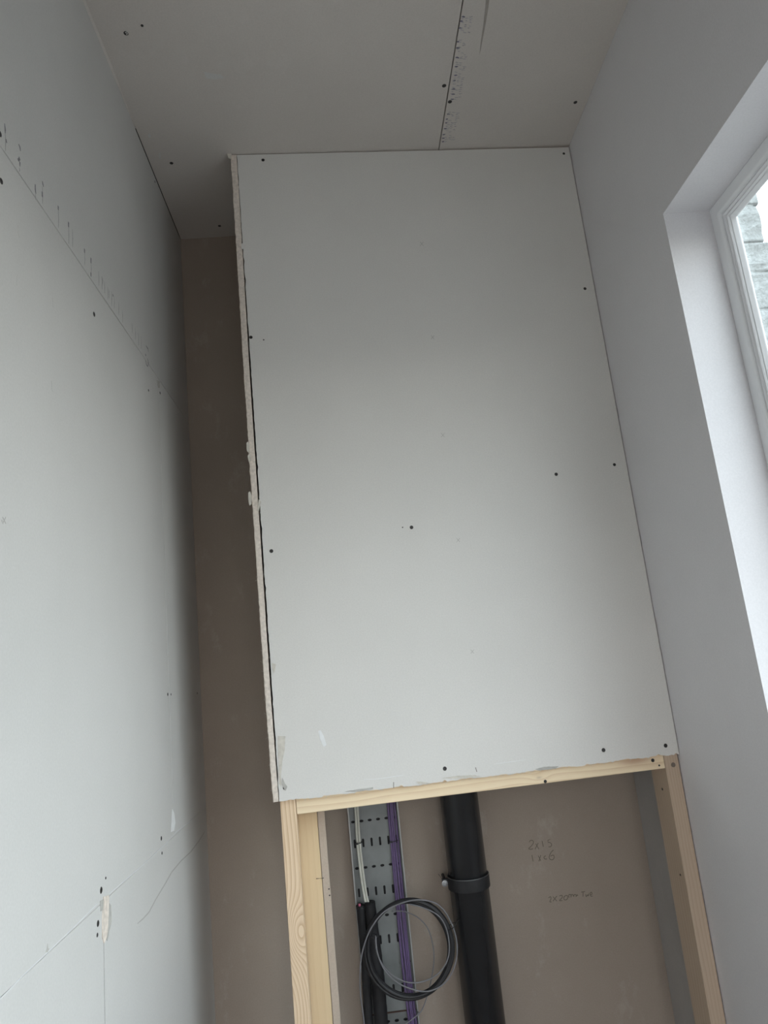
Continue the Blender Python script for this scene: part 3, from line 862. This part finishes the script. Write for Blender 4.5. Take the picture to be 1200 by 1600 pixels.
for k, dx in enumerate((-1.9, 2.0)):
    pts = []
    for (px, py) in ((555,1230),(557,1265),(560,1315),(565,1360),(571,1400),(577,1422)):
        pts.append(on_y(px + dx, py, YC - 0.002 - max(0, py - 1330) * 0.00036))
    top = pts[0].copy(); pts = [Vector((top.x - 0.003, top.y, 1.9)), Vector((top.x - 0.001, top.y, 1.5))] + pts
    cable('white_cable', pts, 0.0034, M_WHITECABLE, labw[k], 'cable', 'white cables on the tray')

def tie(px, py, w, h, label):
    c = on_y(px, py, YC - 0.003)
    bm = bmesh.new()
    pts = []
    for j in range(24):
        a_ = 2*math.pi*j/24
        cx = abs(math.cos(a_))**0.5 * (1 if math.cos(a_) >= 0 else -1); sy = abs(math.sin(a_))**0.5 * (1 if math.sin(a_) >= 0 else -1)
        pts.append(Vector((cx*w, sy*h, cx*0.0015)))
    tube(bm, pts, 0.0013, 8, closed=True)
    box(bm, -w*0.5 - 0.003, -w*0.5 + 0.003, -h - 0.004, -h + 0.001, -0.0022, 0.0026)
    o = mesh_obj('cable_tie', bm, M_BLKCABLE); o.location = c
    tag(o, label, 'cable tie')
tie(560.5, 1317, 0.0095, 0.0075, 'black cable tie round the white cables near the top of the tray')
tie(614.5, 1314, 0.0135, 0.0080, 'dark cable tie round the purple cables near the top of the tray')

# black sleeves
def sleeve(pts, r, label, grow=0.0):
    e_ = pts[-1]; pts = pts + [Vector((e_.x, e_.y, 0.30)), Vector((e_.x, e_.y, 0.03))]
    P = catmull(pts, 10); base = P[-1].copy()
    sl_ = empty('cable_sleeve', base); tag(sl_, label, 'cable sleeve', 'black cable sleeves')
    bm = bmesh.new()
    rad = [(r + grow * min(1, i / 26)) * (1 + 0.02*math.sin(i*1.3) + 0.012*math.sin(i*3.1)) for i in range(len(P))]
    tube(bm, [p - base for p in P], r, 18, radii=rad, cap=False)
    o = mesh_obj('sleeve_wall', bm, M_FOAM, sl_, smooth=True)
    md = o.modifiers.new('s', 'SOLIDIFY'); md.thickness = 0.0025; md.offset = -1
    return sl_
YS = D - 0.048
sleeve([on_y(563,1414,YS), on_y(567,1455,YS), on_y(571,1500,YS), on_y(573,1545,YS), on_y(576,1600,YS), on_y(580,1660,YS)], 0.0125, 'left black sleeve with a pink cable end poking out at its top')
YS2 = D - 0.053
sleeve([on_y(578,1409,YS2), on_y(581,1440,YS2), on_y(586.5,1490,YS2), on_y(590.5,1530,YS2), on_y(594.5,1580,YS2), on_y(601,1660,YS2)], 0.0148, 'wider black sleeve taking the white cables, partly behind the coil', 0.004)
cable('pink_cable', [on_y(565,1440,YS), on_y(563,1424,YS-.002), on_y(561.5,1412,YS-.004)], 0.0034, M_PINK, 'short pink cable end poking out of the left black sleeve', 'cable', n=5)

# ------------------------------------------------------------------ soil pipe and clamp
PX, PY, PR = 0.7425, D - 0.0755, 0.0552
pipe = empty('soil_pipe', (PX, PY, 0)); tag(pipe, 'thick glossy black vertical soil pipe beside the cable tray', 'pipe')
bm = bmesh.new(); lathe(bm, [(PR*0.93, 0.0), (PR, 0.0), (PR, 2.95), (PR*0.93, 2.95)], Matrix.Identity(4), 64)
mesh_obj('pipe_body', bm, M_PIPE, pipe, smooth=True)
ZC = 0.934
clamp = empty('pipe_clamp', (PX, PY, ZC)); tag(clamp, 'black clamp band with a silver edge and bolt, round the soil pipe', 'pipe clamp')
bm = bmesh.new()
lathe(bm, [(PR + 0.0006, -0.016), (PR + 0.0042, -0.016), (PR + 0.0048, -0.012), (PR + 0.0048, 0.013), (PR + 0.0036, 0.0165), (PR + 0.0006, 0.0165)], Matrix.Identity(4), 64)
o = mesh_obj('band', bm, M_FOAM, clamp, smooth=False)
bm = bmesh.new()
pts = [Vector((math.cos(2*math.pi*j/64)*(PR + 0.0040), math.sin(2*math.pi*j/64)*(PR + 0.0040), 0.0165)) for j in range(64)]
tube(bm, pts, 0.0010, 6, closed=True); mesh_obj('band_edge', bm, M_STEEL, clamp, smooth=True)
bm = bmesh.new(); box(bm, -PR - 0.020, -PR + 0.004, -0.004, 0.008, -0.004, 0.012); bevel_all(bm, 0.001)
mesh_obj('lug', bm, M_FOAM, clamp)
bm = bmesh.new(); B4 = Matrix.Translation((-PR - 0.0135, -0.004, 0.001)) @ basis((0, -1, 0))
lathe(bm, [(0.0085, 0), (0.0085, 0.0015), (0.0058, 0.0018)], B4, 20); lathe(bm, [(0.0052, 0.0012), (0.0052, 0.006), (0.0030, 0.0065)], B4, 6); lathe(bm, [(0.0026, 0.005), (0.0024, 0.012)], B4, 12)
mesh_obj('bolt', bm, M_STEEL, clamp)
bm = bmesh.new(); lathe(bm, [(0.0045, 0), (0.0045, D - PY - 0.0005)], Matrix.Translation((-PR - 0.010, 0.008, 0.002)) @ basis((0, 1, 0)) @ Matrix.Scale(0.9, 4, (0, 0, 1)), 12)
mesh_obj('wall_rod', bm, M_FOAM, clamp)
bm = bmesh.new(); tube(bm, [Vector((-PR - 0.018, 0.0, 0.010)), Vector((-PR - 0.028, 0.0, 0.026))], 0.0008, 6)
mesh_obj('wire_tail', bm, M_FOAM, clamp)

# ------------------------------------------------------------------ cable coils
YK = D - 0.105
def coil_pts(cx, cy, rx, ry, turns, y, jit, seed, start=0.0):
    r = random.Random(seed); pts = []; N = int(turns * 20)
    ph = [r.uniform(0, 6.28) for _ in range(4)]
    for i in range(N + 1):
        t = start + 2*math.pi*i/20
        s = 1 + jit * math.sin(t*0.63 + ph[0]) + jit * 0.6 * math.sin(t*1.37 + ph[1])
        p = on_y(cx, cy, y)
        pts.append(p + Vector((math.cos(t)*rx*s, 0.006*math.sin(t*0.47 + ph[2]), math.sin(t)*ry*s)))
    return pts
pts = coil_pts(639, 1482, 0.116, 0.119, 6.0, YK, 0.036, 4, 0.4)
bl_coil = cable('black_cable_coil', pts, 0.0046, M_BLKCABLE, 'coil of thick black cable hanging in front of the tray', 'cable coil', n=4)
# lighter cable: comes down on the left, loops round inside the black coil, leaves at the bottom right
def gp(L_, y): return [on_y(px, py, y) for px, py in L_]
g1 = gp([(572,1680),(570,1640),(569,1600),(563,1550),(563,1510),(568,1480),(580,1450),(600,1425),(628,1411),(655,1406),(682,1412),(700,1432),(712,1462),(714,1492),(706,1520),(690,1540),(668,1549),(645,1546),(622,1536),(602,1517),(590,1490),(587,1462)], YK - 0.014)
g1[0] = Vector((g1[0].x, g1[0].y, 0.04)); g1.insert(1, Vector((g1[1].x - 0.004, g1[1].y + 0.01, 0.30)))
cable('grey_cable_loop', g1, 0.0019, M_GREYCABLE, 'light grey cable dropping down left of the black coil and looping round it', 'cable', n=6)
g2 = gp([(586,1466),(590,1492),(606,1518),(630,1533),(655,1535),(680,1525),(697,1505),(702,1480),(697,1450),(684,1430),(660,1418),(640,1413)], YK - 0.010)
cable('grey_cable_loop', g2, 0.0017, M_GREYCABLE, 'thin grey cable looped inside the lower half of the black coil', 'cable', n=6)
g3 = gp([(612,1424),(630,1424),(652,1433),(668,1450),(676,1475),(678,1500),(674,1530),(667,1558),(658,1580),(645,1592),(630,1606),(620,1640)], YK + 0.045)
g3.append(Vector((g3[-1].x - 0.01, g3[-1].y, 0.04)))
cable('grey_cable_tail', g3, 0.0016, M_GREYCABLE, 'thin grey cable tail curling out below the coil across the purple cables', 'cable', n=6)
def coil_tie(px, py, ang, label):
    c = on_y(px, py, YK - 0.001); bm = bmesh.new(); pts = []
    ax = Vector((math.cos(ang), 0, math.sin(ang)))
    for j in range(20):
        a_ = 2*math.pi*j/20
        pts.append(ax*math.cos(a_)*0.014 + Vector((0, math.sin(a_)*0.016, 0)))
    tube(bm, pts, 0.0012, 8, closed=True)
    tube(bm, [ax*0.013, ax*0.024 + Vector((0, -0.004, 0.004))], 0.0012, 8)
    o = mesh_obj('cable_tie', bm, M_BLKCABLE); o.location = c; tag(o, label, 'cable tie')
coil_tie(706, 1447, 0.45, 'black cable tie gripping the right side of the coil near the soil pipe')
coil_tie(582, 1462, 2.9, 'black cable tie gripping the left side of the coil')

# ------------------------------------------------------------------ outside: painted stone-block wall
YB = 1.42
blk = empty('stone_block_wall', (1.75, YB, 0)); tag(blk, 'white-painted rough block wall outside the window', 'wall')
zl = [0.0]
p_a = on_y(1185, 319, YB); p_b = on_y(1190, 378, YB); p_c = on_y(1190, 425, YB); p_d = on_y(1195, 483, YB)
top_courses = [(p_b.z, p_a.z, on_y(1196, 372, YB).x), (p_a.z, p_a.z + 0.23, on_y(1183, 300, YB).x), (p_a.z + 0.23, p_a.z + 0.46, on_y(1183, 300, YB).x - 0.02)]
low = [(p_c.z, p_b.z), (p_d.z, p_c.z)]
zc = p_d.z
while zc > 0.2: low.append((zc - 0.215, zc)); zc -= 0.215
low.append((0.0, zc))
def block(x0, x1, z0, z1, seed):
    r = random.Random(seed)
    bm = bmesh.new(); box(bm, x0, x1, 0, 0.20, z0 + 0.005, z1 - 0.006)
    bmesh.ops.subdivide_edges(bm, edges=bm.edges[:], cuts=3, use_grid_fill=True)
    for v in bm.verts:
        v.co += Vector((r.uniform(-.004, .004), r.uniform(-.008, .006), r.uniform(-.003, .003)))
    me_ = bm
    bmesh.ops.translate(me_, verts=me_.verts[:], vec=(-1.75, 0, 0))
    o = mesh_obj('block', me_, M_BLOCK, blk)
    md = o.modifiers.new('b', 'BEVEL'); md.width = 0.010; md.segments = 2; md.limit_method = 'ANGLE'
courses = [(z0, z1, xe) for z0, z1, xe in top_courses] + [(z0, z1, 3.65) for z0, z1 in low]
sd = 0
for ci, (z0, z1, xe) in enumerate(courses):
    x = xe
    while x > 1.72:
        w_ = 0.44 if not (x == xe and ci % 2) else 0.30
        nx = max(x - w_, 1.66)
        block(nx + 0.0025, x - 0.0025, z0, z1, sd); sd += 1
        x = nx
bm = bmesh.new()
for z0, z1, xe in courses: box(bm, 1.66 - 1.75, xe - 0.02 - 1.75, 0.006, 0.19, z0, z1)
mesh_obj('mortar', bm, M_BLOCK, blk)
bm = bmesh.new(); box(bm, W + WT, 14, -10, 10, -0.3, -0.02)
M_GROUND = plain('yard_gravel', (0.21, 0.20, 0.19), 0.95, 0.1, var=0.3, scale=30, bump=0.01)
g = mesh_obj('ground', bm, M_GROUND, kind='structure')
